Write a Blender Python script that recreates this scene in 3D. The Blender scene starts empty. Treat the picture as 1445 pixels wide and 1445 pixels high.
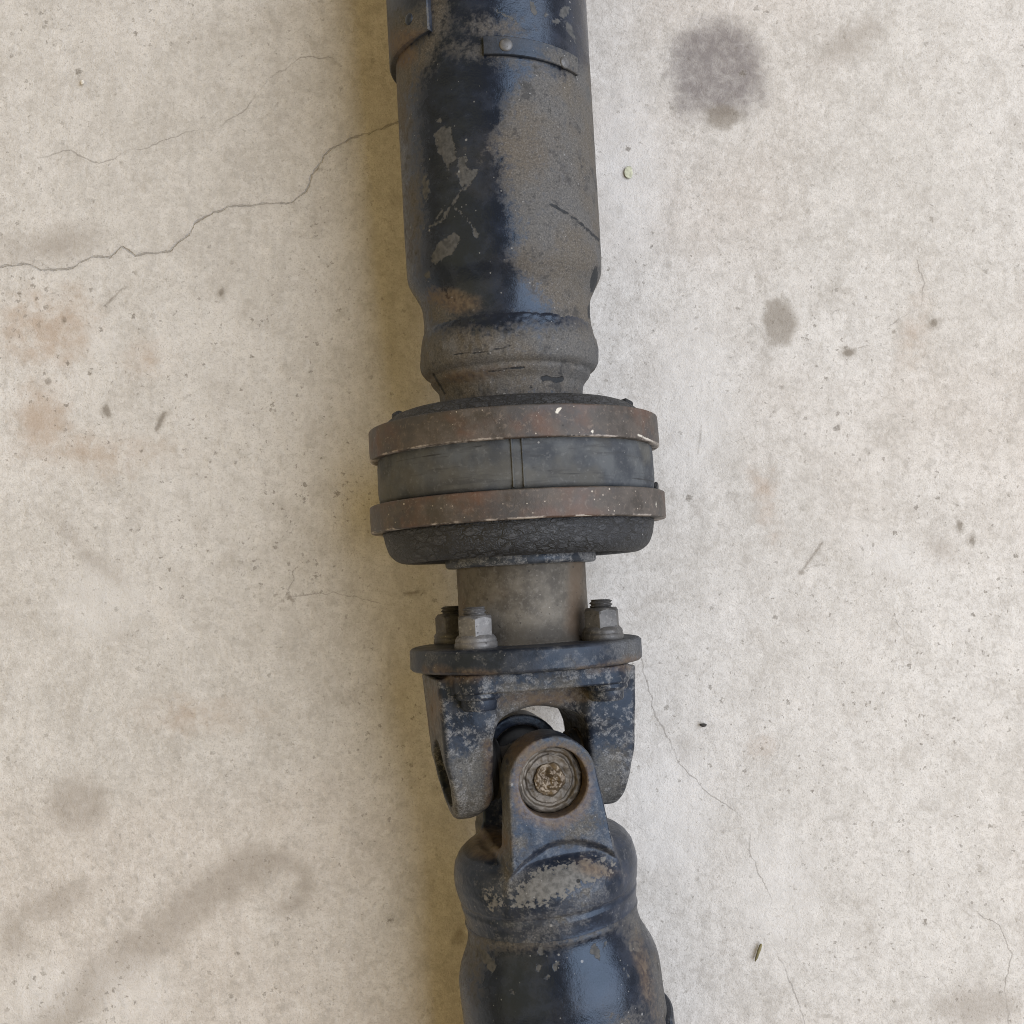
import bpy, math
import numpy as np
from mathutils import Vector, Matrix

# ------------------------------------------------------------------ camera, light, exposure
sc = bpy.context.scene
F_PX, IMG, Y_NADIR = 1600.0, 1445.0, 825.0        # focal length and picture size in photo pixels
S = 0.0003                                          # metres per photo pixel on the shaft axis
PITCH = math.atan((Y_NADIR - IMG / 2) / F_PX)
Z_AXIS = 0.0632                                     # height of the upper shaft axis above the floor
CAM_Z = Z_AXIS + F_PX * S / math.cos(PITCH)

cam_d = bpy.data.cameras.new('camera')
cam = bpy.data.objects.new('camera', cam_d)
sc.collection.objects.link(cam)
cam.location = (0, 0, CAM_Z)
cam.rotation_euler = (PITCH, 0, 0)
cam_d.sensor_width = 36.0
cam_d.lens = 36.0 * F_PX / IMG
cam_d.clip_start, cam_d.clip_end = 0.01, 50.0
sc.camera = cam

w = bpy.data.worlds.new('World')
sc.world = w
w.use_nodes = True
w.node_tree.nodes['Background'].inputs[0].default_value = (1.0, 0.735, 0.38, 1)
w.node_tree.nodes['Background'].inputs[1].default_value = 0.33


def area(name, loc, target, size, size_y, power, col):
    l = bpy.data.lights.new(name, 'AREA')
    l.shape = 'RECTANGLE'; l.size = size; l.size_y = size_y
    l.energy = power; l.color = col
    o = bpy.data.objects.new(name, l)
    sc.collection.objects.link(o)
    o.location = loc
    o.rotation_euler = (Vector(target) - Vector(loc)).to_track_quat('-Z', 'Y').to_euler()
    return o


# daylight falling in from the open side on the right, warm room light from the left
area('daylight_opening', (1.72, 0.20, 2.00), (0.05, 0, 0.03), 3.3, 2.6, 132.0, (0.86, 0.908, 1.0))
area('room_lamp', (-1.5, -0.2, 1.7), (0, 0, 0.03), 2.6, 2.6, 14.0, (1.0, 0.74, 0.33))

vs = sc.view_settings
vs.view_transform = 'Standard'; vs.look = 'None'; vs.gamma = 1.0; vs.use_curve_mapping = False
vs.exposure = 0.0
sc.render.engine = 'CYCLES'
sc.cycles.use_denoising = True
sc.cycles.max_bounces = 4
sc.cycles.filter_width = 1.0
sc.cycles.adaptive_threshold = 0.02

# ------------------------------------------------------------------ pixel <-> world
CP, SP = math.cos(PITCH), math.sin(PITCH)
CAM = np.array([0, 0, CAM_Z])


def ray(px, py):
    u = (px - IMG / 2) / F_PX; v = (IMG / 2 - py) / F_PX
    d = np.array([u, v * CP + SP, v * SP - CP])
    return d


def unproj(px, py, z):
    d = ray(px, py)
    return CAM + d * ((z - CAM_Z) / d[2])


def proj(P):
    P = np.atleast_2d(P) - CAM
    yc = P[:, 1] * CP + P[:, 2] * SP
    zc = P[:, 1] * SP - P[:, 2] * CP            # depth, positive in front of the lens
    return np.stack([IMG / 2 + F_PX * P[:, 0] / zc, IMG / 2 - F_PX * yc / zc], 1)


def depth(P):
    P = np.asarray(P) - CAM
    return P[1] * SP - P[2] * CP


def unit(v):
    v = np.asarray(v, float)
    return v / np.linalg.norm(v)


class Axis:
    """A shaft axis: s runs down the picture, phi from straight up towards the right."""
    def __init__(self, O, a):
        self.O = np.asarray(O, float); self.a = unit(a)
        self.e1 = unit(np.cross([0, 0, 1], self.a)); self.e2 = np.cross(self.a, self.e1)
        self.tt = np.linspace(-0.45, 0.45, 4001)
        self.yy = proj(self.O + self.tt[:, None] * self.a)[:, 1]

    def s(self, py):
        return float(np.interp(py, self.yy, self.tt))

    def r(self, py, hw):
        P = self.O + self.a * self.s(py)
        return hw * depth(P) / F_PX * math.cos(math.atan2(self.a[0], -self.a[1]))

    def pt(self, s, r, phi):
        s, r, phi = np.broadcast_arrays(s, r, phi)
        return (self.O + s[..., None] * self.a
                + (r * np.cos(phi))[..., None] * self.e2 + (r * np.sin(phi))[..., None] * self.e1)

    def hit(self, px, py, rad):
        """(s, phi) where the pixel ray meets the cylinder of that radius."""
        d = ray(px, py); d /= np.linalg.norm(d)
        o = CAM - self.O
        dp = d - self.a * (d @ self.a); op = o - self.a * (o @ self.a)
        A = dp @ dp; B = 2 * dp @ op; C = op @ op - rad * rad
        D = max(B * B - 4 * A * C, 0)
        t = (-B - math.sqrt(D)) / (2 * A)
        P = o + d * t
        return float(P @ self.a), math.atan2(P @ self.e1, P @ self.e2)


AX_U = Axis(unproj(744, 960, Z_AXIS), unproj(744, 960, Z_AXIS) - unproj(690, 0, Z_AXIS))
J_Y = 1079.0
J = AX_U.O + AX_U.a * AX_U.s(J_Y)
AX_U = Axis(J, AX_U.a)                              # both axes start at the joint centre
_lo = unproj(751 + .132 * 320, J_Y + 320, Z_AXIS) - unproj(751, J_Y, Z_AXIS)
DROOP = math.radians(5.0)
_lo = unit(_lo) * math.cos(DROOP); _lo[2] = -math.sin(DROOP)
AX_L = Axis(J, _lo)
THETA = math.radians(13)                            # roll of the joint about the shaft

# ------------------------------------------------------------------ numpy noise and signed distances


def vnoise(P, freq, seed=0):
    Q = np.asarray(P) * freq + seed * 17.31
    i = np.floor(Q).astype(np.int64); f = Q - i
    f = f * f * (3 - 2 * f)
    out = 0
    for dx in (0, 1):
        for dy in (0, 1):
            for dz in (0, 1):
                h = ((i[:, 0] + dx) * 374761393 + (i[:, 1] + dy) * 668265263 + (i[:, 2] + dz) * 2147483647 + seed * 974711) & 0xffffffff
                h = ((h ^ (h >> 13)) * 1274126177) & 0xffffffff
                h = (h ^ (h >> 16)) / 4294967295.0
                wgt = (f[:, 0] if dx else 1 - f[:, 0]) * (f[:, 1] if dy else 1 - f[:, 1]) * (f[:, 2] if dz else 1 - f[:, 2])
                out = out + h * wgt
    return out * 2 - 1


def fbm(P, freq, octaves=4, seed=0):
    o, a, t = 0, 1.0, 0
    for k in range(octaves):
        o = o + a * vnoise(P, freq * 2 ** k, seed + k); t += a; a *= .5
    return o / t


def seg_dist(Q, a, b):
    a = np.asarray(a, float); b = np.asarray(b, float); ab = b - a
    t = np.clip(((Q - a) @ ab) / max(ab @ ab, 1e-9), 0, 1)
    return np.linalg.norm(Q - a - t[:, None] * ab, axis=1)


def sd_poly(Q, poly):
    d = np.full(len(Q), 1e9); ins = np.zeros(len(Q), bool); n = len(poly)
    for k in range(n):
        a, b = poly[k], poly[(k + 1) % n]
        d = np.minimum(d, seg_dist(Q, a, b))
        if a[1] != b[1]:
            c = ((a[1] > Q[:, 1]) != (b[1] > Q[:, 1])) & (Q[:, 0] < (b[0] - a[0]) * (Q[:, 1] - a[1]) / (b[1] - a[1]) + a[0])
            ins ^= c
    return np.where(ins, d, -d)


def sd_shapes(Q, shapes):
    out = np.full(len(Q), -60.0)
    for sh in shapes:
        if sh[0] == 'p':
            v = sd_poly(Q, sh[1])
        elif sh[0] == 'e':
            _, cx, cy, rx, ry, deg = sh
            c, s_ = math.cos(math.radians(deg)), math.sin(math.radians(deg))
            x, y = Q[:, 0] - cx, Q[:, 1] - cy
            k = np.sqrt(((x * c + y * s_) / rx) ** 2 + ((y * c - x * s_) / ry) ** 2)
            v = (1 - k) * min(rx, ry)
        else:
            v = np.full(len(Q), 1e9)
            for a, b in zip(sh[1][:-1], sh[1][1:]):
                v = np.minimum(v, seg_dist(Q, a, b))
            v = sh[2] - v
        out = np.maximum(out, v)
    return np.maximum(out, -60)


MASKS = ('dust', 'chip', 'line', 'rust')


def add_masks(me, V, masks, N=None):
    """Wear marks on the visible face of a part, kept as distance fields on its vertices."""
    Q = proj(V)
    if N is not None:
        view = CAM - V
        vis = np.einsum('ij,ij->i', view / np.linalg.norm(view, axis=1)[:, None], N)
    for m in MASKS:
        val = sd_shapes(Q, masks.get(m, ()))
        if N is not None and masks.get(m):
            val = np.where(vis > 0.0, val, np.minimum(val, -60 * np.clip(-vis * 6, 0, 1)))
        at = me.attributes.new(m, 'FLOAT', 'POINT')
        at.data.foreach_set('value', val.astype(np.float32))


# ------------------------------------------------------------------ mesh objects
HOLD = {}


def link(name, me, mat, parent=None, smooth=True, sharp=None):
    ob = bpy.data.objects.new(name, me)
    sc.collection.objects.link(ob)
    if mat: me.materials.append(mat)
    if smooth:
        me.polygons.foreach_set('use_smooth', np.ones(len(me.polygons), bool))
        if sharp: me.set_sharp_from_angle(angle=math.radians(sharp))
    if parent is not None:
        ob.parent = parent
        if parent.type == 'EMPTY':
            ob.location = -parent.location
    return ob


def mesh(name, V, Fc, masks=None, coords=None):
    me = bpy.data.meshes.new(name)
    V = np.asarray(V, float)
    me.from_pydata(V.tolist(), [], Fc.tolist() if hasattr(Fc, 'tolist') else Fc)
    me.update()
    N = np.empty(len(V) * 3, np.float32); me.vertex_normals.foreach_get('vector', N)
    add_masks(me, V, masks or {}, N.reshape(-1, 3))
    if coords is None: coords = V
    at = me.attributes.new('sc', 'FLOAT_VECTOR', 'POINT')
    at.data.foreach_set('vector', np.asarray(coords, np.float32).ravel())
    return me


def dense(prof, step, sharp_keep=True):
    """Resample a profile [(s, r), ...] with extra points between its corners."""
    out = [prof[0]]
    for (a, b), (c, d) in zip(prof[:-1], prof[1:]):
        n = max(1, int(math.hypot(c - a, d - b) / step))
        out += [(a + (c - a) * k / n, b + (d - b) * k / n) for k in range(1, n + 1)]
    return out


def smooth_prof(pts, step):
    """Catmull-Rom curve through profile points."""
    P = np.array([pts[0]] + list(pts) + [pts[-1]], float); out = []
    for i in range(1, len(P) - 2):
        p0, p1, p2, p3 = P[i - 1:i + 3]
        n = max(1, int(np.linalg.norm(p2 - p1) / step))
        for k in range(n):
            t = k / n
            out.append(tuple(.5 * ((2 * p1) + (-p0 + p2) * t + (2 * p0 - 5 * p1 + 4 * p2 - p3) * t * t + (-p0 + 3 * p1 - 3 * p2 + p3) * t ** 3)))
    out.append(tuple(P[-2]))
    return out


def lathe(name, ax, prof, n=160, masks=None, disp=None, caps=True, phi0=0.0, crust=0.0):
    """Surface of revolution about an Axis. disp(V, s, r, phi) gives a radial offset."""
    pr = np.array(prof, float); m = len(pr)
    phi = phi0 + np.linspace(0, 2 * math.pi, n, endpoint=False)
    s = np.repeat(pr[:, 0], n); r = np.repeat(pr[:, 1], n); ph = np.tile(phi, m)
    V = ax.pt(s, r, ph)
    if disp is not None:
        r = r + disp(V, s, r, ph); V = ax.pt(s, r, ph)
    if crust:
        s = s + crust * fbm(V, 380, 4, 17); V = ax.pt(s, r, ph)
    i, j = np.meshgrid(np.arange(m - 1), np.arange(n), indexing='ij')
    i, j = i.ravel(), j.ravel(); k = (j + 1) % n
    Fc = np.stack([i * n + j, i * n + k, (i + 1) * n + k, (i + 1) * n + j], 1).tolist()
    if caps:
        Fc.append(list(range(n))[::-1]); Fc.append([(m - 1) * n + q for q in range(n)])
    phw = (ph + math.pi) % (2 * math.pi) - math.pi
    co = np.stack([s, r * phw, r], 1)
    # outward winding
    me = mesh(name, V, [f[::-1] for f in Fc], masks, co)
    return me


def shell(name, ax, s0, s1, p0, p1, r0, r1, ns=10, nph=40, bev=0.0006, masks=None, skew=0.0):
    """Curved strip lying on a tube: a closed, slightly bevelled piece of cylinder wall."""
    ss = np.linspace(s0, s1, ns); pp = np.linspace(p0, p1, nph)
    V, idx = [], {}
    for lay, (r, ins) in enumerate(((r0, 0), (r1 - bev, 0), (r1, bev))):
        for a in range(ns):
            for b in range(nph):
                sv = min(max(ss[a], s0 + ins), s1 - ins); pv = min(max(pp[b], p0 + ins / r1), p1 - ins / r1)
                idx[lay, a, b] = len(V); V.append(ax.pt(sv + skew * (pv - p0), r, pv))
    Fc = []
    for a in range(ns - 1):
        for b in range(nph - 1):
            Fc.append([idx[2, a, b], idx[2, a, b + 1], idx[2, a + 1, b + 1], idx[2, a + 1, b]][::-1])
            Fc.append([idx[0, a, b], idx[0, a, b + 1], idx[0, a + 1, b + 1], idx[0, a + 1, b]])
    for lay in (0, 1):
        for b in range(nph - 1):
            Fc.append([idx[lay, 0, b], idx[lay, 0, b + 1], idx[lay + 1, 0, b + 1], idx[lay + 1, 0, b]][::-1])
            Fc.append([idx[lay, ns - 1, b], idx[lay, ns - 1, b + 1], idx[lay + 1, ns - 1, b + 1], idx[lay + 1, ns - 1, b]])
        for a in range(ns - 1):
            Fc.append([idx[lay, a, 0], idx[lay, a + 1, 0], idx[lay + 1, a + 1, 0], idx[lay + 1, a, 0]])
            Fc.append([idx[lay, a, nph - 1], idx[lay, a + 1, nph - 1], idx[lay + 1, a + 1, nph - 1], idx[lay + 1, a, nph - 1]][::-1])
    return mesh(name, np.array(V), Fc, masks)


def surface_nets(sdf, lo, hi, h):
    """Mesh of sdf(x, y, z) < 0 on a grid (naive surface nets)."""
    ax_ = [np.arange(lo[k], hi[k] + h, h) for k in range(3)]
    D = sdf(*np.meshgrid(*ax_, indexing='ij', sparse=True)).astype(np.float32)
    D = np.ascontiguousarray(np.broadcast_to(D, [len(a) for a in ax_]))
    ins = D < 0
    n = np.array(D.shape) - 1
    acc = np.zeros((*n, 3), np.float32); cnt = np.zeros(n, np.int16)
    for d in range(3):
        e = [k for k in range(3) if k != d]
        sl0 = [slice(None)] * 3; sl1 = [slice(None)] * 3
        sl0[d] = slice(0, -1); sl1[d] = slice(1, None)
        a, b = D[tuple(sl0)], D[tuple(sl1)]
        cr = ins[tuple(sl0)] != ins[tuple(sl1)]
        t = np.where(cr, a / np.where(a - b == 0, 1, a - b), 0)
        for o1 in (0, 1):
            for o2 in (0, 1):
                sl = [slice(None)] * 3
                sl[e[0]] = slice(o1, n[e[0]] + o1); sl[e[1]] = slice(o2, n[e[1]] + o2)
                c = cr[tuple(sl)]; cnt += c
                acc[..., d] += np.where(c, t[tuple(sl)], 0)
                acc[..., e[0]] += c * o1; acc[..., e[1]] += c * o2
    act = cnt > 0
    vid = np.full(n, -1, np.int64); vid[act] = np.arange(act.sum())
    cell = np.argwhere(act)
    V = np.array(lo) + (cell + acc[act] / cnt[act][:, None]) * h
    quads = []
    for d in range(3):
        e = [(d + 1) % 3, (d + 2) % 3]
        sl0 = [slice(None)] * 3; sl1 = [slice(None)] * 3
        sl0[d] = slice(0, -1); sl1[d] = slice(1, None)
        cr = ins[tuple(sl0)] != ins[tuple(sl1)]
        P = np.argwhere(cr)
        P = P[(P[:, e[0]] > 0) & (P[:, e[1]] > 0) & (P[:, e[0]] < n[e[0]]) & (P[:, e[1]] < n[e[1]])]
        flip = ins[tuple(P.T)]
        q = []
        for o in ((-1, -1), (0, -1), (0, 0), (-1, 0)):
            R = P.copy(); R[:, e[0]] += o[0]; R[:, e[1]] += o[1]
            q.append(vid[tuple(R.T)])
        q = np.stack(q, 1)
        q[~flip] = q[~flip][:, ::-1]
        quads.append(q)
    return V, np.concatenate(quads)


def smin(a, b, k):
    h = np.clip(.5 + .5 * (b - a) / k, 0, 1)
    return b + (a - b) * h - k * h * (1 - h)


def smax(a, b, k):
    return -smin(-a, -b, k)


# ------------------------------------------------------------------ node helpers
class NT:
    def __init__(self, name):
        self.m = bpy.data.materials.new(name); self.m.use_nodes = True
        self.t = self.m.node_tree; self.t.nodes.clear()
        self.out = self.t.nodes.new('ShaderNodeOutputMaterial')
        self.b = self.t.nodes.new('ShaderNodeBsdfPrincipled')
        self.t.links.new(self.b.outputs[0], self.out.inputs[0])

    def put(self, sock, v):
        if isinstance(v, bpy.types.NodeSocket): self.t.links.new(v, sock)
        elif v is not None: sock.default_value = v

    def n(self, typ, **kw):
        o = self.t.nodes.new('ShaderNode' + typ)
        for k, v in kw.items(): setattr(o, k, v)
        return o

    def math(self, op, a, b=None, c=None, clamp=False):
        o = self.n('Math', operation=op, use_clamp=clamp)
        for i, v in enumerate((a, b, c)):
            if v is not None: self.put(o.inputs[i], v)
        return o.outputs[0]

    def add(self, a, b): return self.math('ADD', a, b)
    def sub(self, a, b): return self.math('SUBTRACT', a, b)
    def mul(self, a, b): return self.math('MULTIPLY', a, b)
    def mx(self, a, b): return self.math('MAXIMUM', a, b)

    def ss(self, v, a, b, c=0.0, d=1.0):
        o = self.n('MapRange', interpolation_type='SMOOTHSTEP')
        self.put(o.inputs[0], v)
        for i, x in enumerate((a, b, c, d)): self.put(o.inputs[i + 1], x)
        return o.outputs[0]

    def mix(self, f, a, b, mode='MIX'):
        o = self.n('Mix', data_type='RGBA', blend_type=mode)
        self.put(o.inputs[0], f)
        for i, v in ((6, a), (7, b)):
            if isinstance(v, tuple) and len(v) == 3: v = (*v, 1)
            self.put(o.inputs[i], v)
        return o.outputs[2]

    def pos(self):
        if not hasattr(self, '_p'): self._p = self.n('TexCoord').outputs['Object']
        return self._p

    def at(self, name, what='Fac'):
        return self.n('Attribute', attribute_name=name).outputs[what]

    def vmul(self, v, s):
        o = self.n('VectorMath', operation='MULTIPLY'); self.put(o.inputs[0], v); self.put(o.inputs[1], s)
        return o.outputs[0]

    def vadd(self, v, s):
        o = self.n('VectorMath', operation='ADD'); self.put(o.inputs[0], v); self.put(o.inputs[1], s)
        return o.outputs[0]

    def noise(self, scale, detail=4.0, rough=.55, vec=None, dist=0.0, col=False):
        o = self.n('TexNoise')
        self.put(o.inputs['Vector'], vec if vec is not None else self.pos())
        o.inputs['Scale'].default_value = scale; o.inputs['Detail'].default_value = detail
        o.inputs['Roughness'].default_value = rough; o.inputs['Distortion'].default_value = dist
        return o.outputs['Color' if col else 'Fac']

    def voro(self, scale, feature='F1', vec=None, rand=1.0):
        o = self.n('TexVoronoi', feature=feature)
        self.put(o.inputs['Vector'], vec if vec is not None else self.pos())
        o.inputs['Scale'].default_value = scale; o.inputs['Randomness'].default_value = rand
        return o

    def spots(self, scale, keep, rmin, rmax, vec=None):
        """Mask of scattered round spots: a share `keep` of the cells has one."""
        o = self.voro(scale, vec=vec)
        sep = self.n('SeparateColor'); self.t.links.new(o.outputs['Color'], sep.inputs[0])
        rad = self.ss(sep.outputs[0], 1 - keep, 1.0, rmin, rmax)
        on = self.math('GREATER_THAN', sep.outputs[0], 1 - keep)
        d = self.sub(rad, o.outputs['Distance'])
        return self.mul(on, self.ss(d, -.02, .05))

    def bump(self, h, dist, strength=1.0, normal=None):
        o = self.n('Bump'); o.inputs['Strength'].default_value = strength
        o.inputs['Distance'].default_value = dist
        self.put(o.inputs['Height'], h)
        if normal is not None: self.put(o.inputs['Normal'], normal)
        return o.outputs[0]

    def done(self, col, rough, normal=None, metal=0.0, spec=0.5, coat=None):
        self.put(self.b.inputs['Base Color'], col if not (isinstance(col, tuple) and len(col) == 3) else (*col, 1))
        self.put(self.b.inputs['Roughness'], rough)
        self.put(self.b.inputs['Metallic'], metal)
        self.put(self.b.inputs['Specular IOR Level'], spec)
        if normal is not None: self.put(self.b.inputs['Normal'], normal)
        if coat: self.b.inputs['Coat Weight'].default_value = coat
        return self.m


def concrete_material():
    g = NT('concrete')
    wn = g.vadd(g.noise(90, 3, .6, col=True), (-.5, -.5, -.5))
    warp = g.vadd(g.pos(), g.vmul(wn, (.010, .010, .010)))
    fuzz = g.vadd(g.pos(), g.vmul(g.vadd(g.noise(700, 2, .6, col=True), (-.5, -.5, -.5)), (.0034, .0034, .0034)))
    big = g.noise(7, 4, .55, warp); big2 = g.noise(4.2, 3, .5, g.vadd(warp, (3.1, 7.7, 0)))
    mid = g.noise(46, 5, .65, warp); blot = g.noise(150, 5, .74, warp); rot = g.n('Mapping'); g.put(rot.inputs[0], warp); rot.inputs['Rotation'].default_value = (0, 0, .62); rot.inputs['Scale'].default_value = (1.0, .13, 1.0); streak = g.noise(190, 4, .65, rot.outputs[0]); fine = g.noise(380, 5, .70, fuzz); grain = g.noise(1250, 2, .6)
    col = g.mix(g.ss(big, .38, .64), (.51, .497, .478), (.58, .571, .560))
    col = g.mix(g.ss(big2, .48, .68, 0, .55), col, (.52, .472, .43))
    col = g.mix(g.ss(mid, .46, .72, 0, .50), col, (.395, .372, .345))
    col = g.mix(g.ss(mid, .52, .30, 0, .50), col, (.63, .612, .595))
    col = g.mix(g.mul(g.ss(blot, .50, .68, 0, .52), g.ss(big2, .30, .62, .35, 1.0)), col, (.345, .33, .308))
    col = g.mix(g.ss(streak, .52, .70, 0, .26), col, (.35, .335, .315))
    col = g.mix(g.ss(streak, .48, .30, 0, .26), col, (.67, .66, .65))
    col = g.mix(g.ss(blot, .48, .32, 0, .34), col, (.67, .66, .648))
    col = g.mix(g.ss(fine, .48, .74, 0, .50), col, (.33, .312, .29))
    col = g.mix(g.ss(fine, .52, .28, 0, .50), col, (.665, .652, .635))
    col = g.mix(g.ss(grain, .50, .72, 0, .48), col, (.30, .285, .265))
    # stains soaked into the slab
    n_edge = g.mul(g.sub(g.noise(140, 4, .65), .5), 24.0)
    oil = g.ss(g.add(g.at('oil'), g.mul(n_edge, 1.5)), -16, 26)
    col = g.mix(g.mul(oil, g.ss(blot, .30, .62, .58, .86)), col, (.175, .158, .158))
    brown = g.ss(g.add(g.at('brown'), n_edge), -6, 9)
    col = g.mix(g.mul(brown, .68), col, (.20, .175, .145))
    damp = g.ss(g.add(g.at('damp'), g.mul(n_edge, 1.2)), -18, 20)
    col = g.mix(g.mul(damp, .52), col, (.265, .235, .205))
    ru = g.mul(g.ss(g.add(g.at('rusty'), g.mul(n_edge, 2.4)), -22, 34), g.ss(mid, .32, .62))
    col = g.mix(g.mul(ru, .62), col, (.385, .295, .225))
    pale = g.mul(g.ss(g.add(g.at('pale'), n_edge), -20, 30), g.ss(fine, .30, .60))
    col = g.mix(g.mul(pale, .40), col, (.68, .68, .685))
    mark = g.ss(g.add(g.at('mark'), g.mul(g.sub(fine, .5), 5.0)), -1.5, 1.8)
    col = g.mix(g.mul(mark, .50), col, (.15, .13, .105))
    # pits and specks, thicker in some places
    dens = g.ss(big, .36, .62, .35, 1.0)
    p1 = g.spots(70, .07, .03, .13, fuzz); p2 = g.spots(190, .17, .05, .24, fuzz); p3 = g.spots(480, .16, .10, .38, fuzz)
    pits = g.mx(g.mul(p1, .68), g.mul(g.mx(g.mul(p2, .66), g.mul(p3, .55)), dens))
    scab = g.mul(g.ss(g.add(g.at('pitted'), n_edge), -14, 14), g.spots(300, .42, .10, .40, fuzz))
    pits = g.mul(g.mx(pits, g.mul(scab, .55)), g.ss(grain, .28, .55, .45, 1.0))
    col = g.mix(pits, col, (.13, .115, .095))
    specks = g.spots(120, .015, .03, .09, g.vadd(fuzz, (.4, .9, 0)))
    col = g.mix(g.mul(specks, .7), col, (.75, .74, .72))
    # cracks: signed distance fields, so the line stays thin and continuous
    wob = g.mul(g.sub(g.noise(420, 4, .75), .5), 6.0)
    brk = g.ss(g.noise(110, 4, .7), .38, .62)
    c1 = g.math('ABSOLUTE', g.add(g.at('crack'), wob))
    cr = g.mul(g.ss(c1, g.add(.7, g.mul(brk, 1.7)), .2), g.ss(g.at('crack_near'), -7, -4))
    c2 = g.math('ABSOLUTE', g.add(g.at('hair'), wob))
    hr = g.mul(g.mul(g.ss(c2, g.add(.9, g.mul(brk, .8)), .2), g.ss(g.at('hair_near'), -7, -4)), g.ss(g.noise(38, 3, .6), .36, .56, .30, 1.0))
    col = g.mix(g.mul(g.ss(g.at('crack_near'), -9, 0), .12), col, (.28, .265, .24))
    col = g.mix(g.mul(cr, g.add(.08, g.mul(brk, .32))), col, (.14, .125, .11))  # dark colour for grime, also painting in the shade inside the cracks
    col = g.mix(g.mul(hr, .55), col, (.17, .155, .14))
    h = g.add(g.add(g.mul(fine, .7), g.mul(grain, .30)), g.mul(blot, 1.3))
    h = g.sub(h, g.mul(cr, 1.4))
    return g.done(col, .88, g.bump(h, .0006, .8), spec=.25)


def painted_material(name, paint=(.007, .010, .019), dustc=(.094, .089, .083), rough=.25, dust0=0.0, ox=0.0, haze=.12, warm=(.098, .083, .064), chipk=.46, chipn=13.0, spec=.45):
    """Chipped navy-black paint under dust; 'dust', 'chip', 'line' and 'rust' are wear marks."""
    g = NT(name)
    n1 = g.noise(120, 5, .68); n2 = g.noise(480, 4, .62); n3 = g.noise(1600, 2, .6); nb = g.noise(38, 4, .58)
    edge = g.add(g.mul(g.sub(n1, .5), 50.0), g.mul(g.sub(n2, .5), 34.0))
    dust = g.ss(g.add(g.at('dust'), edge), -14, 18)
    film = g.mul(g.ss(g.add(nb, g.mul(g.sub(n1, .5), .5)), .42, .72), haze)
    dust = g.mx(g.mul(dust, g.ss(n2, .20, .52, .62, .96)), g.mx(film, g.ss(g.add(nb, g.mul(g.sub(n1, .5), .8)), .66 - .3 * dust0, .80 - .3 * dust0)))
    dcol = g.mix(g.ss(nb, .38, .62), dustc, warm)
    dcol = g.mix(g.mul(g.ss(n3, .50, .72), .60), dcol, tuple(1.9 * c for c in dustc))
    dcol = g.mix(g.mul(g.ss(n3, .48, .30), .60), dcol, tuple(.35 * c for c in dustc))
    dcol = g.mix(g.mul(g.ss(n2, .52, .70), .42), dcol, tuple(.30 * c for c in dustc))
    dcol = g.mix(g.mul(g.ss(n1, .54, .68), .60), dcol, tuple(.30 * c for c in dustc))
    pcol = g.mix(g.ss(n1, .40, .66), paint, tuple(1.7 * c + .001 for c in paint))
    col = g.mix(dust, pcol, dcol)
    # scabby pale oxide where the coat has gone
    if ox:
        o1 = g.noise(230, 5, .75); o2 = g.noise(1000, 3, .65)
        om = g.mul(g.ss(g.add(o1, g.mul(g.sub(nb, .5), .7)), .545 - .10 * ox, .625 - .10 * ox), g.ss(o2, .36, .56, .25, 1.0))
        om = g.mul(om, ox)
        col = g.mix(om, col, g.mix(g.ss(n3, .35, .65), (.11, .112, .116), (.23, .232, .238)))
    chip = g.ss(g.add(g.at('chip'), g.add(g.mul(g.sub(n2, .5), chipn), g.mul(g.sub(n1, .5), chipn - 13.0))), -.6, 1.2)
    ccol = g.mix(g.ss(n2, .35, .65), tuple(chipk * c for c in (.115, .112, .104)), tuple(chipk * c for c in (.205, .20, .19)))
    col = g.mix(g.mul(chip, .85), col, ccol)
    rust = g.mul(g.ss(g.add(g.at('rust'), g.mul(g.sub(n1, .5), 26.0)), -8, 9), g.ss(n2, .25, .5, .45, 1.0))
    col = g.mix(g.mul(rust, .75), col, g.mix(g.ss(n2, .4, .65), (.085, .055, .036), (.135, .10, .066)))
    line = g.ss(g.add(g.at('line'), g.mul(g.sub(n2, .5), 3.5)), -.5, .8)
    col = g.mix(g.mul(line, .85), col, (.012, .012, .012))
    sp = g.mx(g.spots(330, .05, .05, .20), g.spots(700, .05, .06, .24))
    col = g.mix(g.mul(sp, .55), col, (.28, .28, .28))
    rg = g.mix(g.mx(dust, chip), (rough,) * 3, (.82,) * 3)
    rg = g.add(rg, g.mul(g.sub(n1, .5), .16))
    h = g.add(g.mul(n3, .16), g.add(g.mul(n2, .30), g.mul(n1, .25)))
    h = g.sub(h, g.add(g.mul(chip, .35), g.mul(line, .8)))
    g.b.inputs['Specular Tint'].default_value = (.60, .77, 1.0, 1)
    return g.done(col, rg, g.bump(h, .0005, .6), spec=spec)


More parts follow.
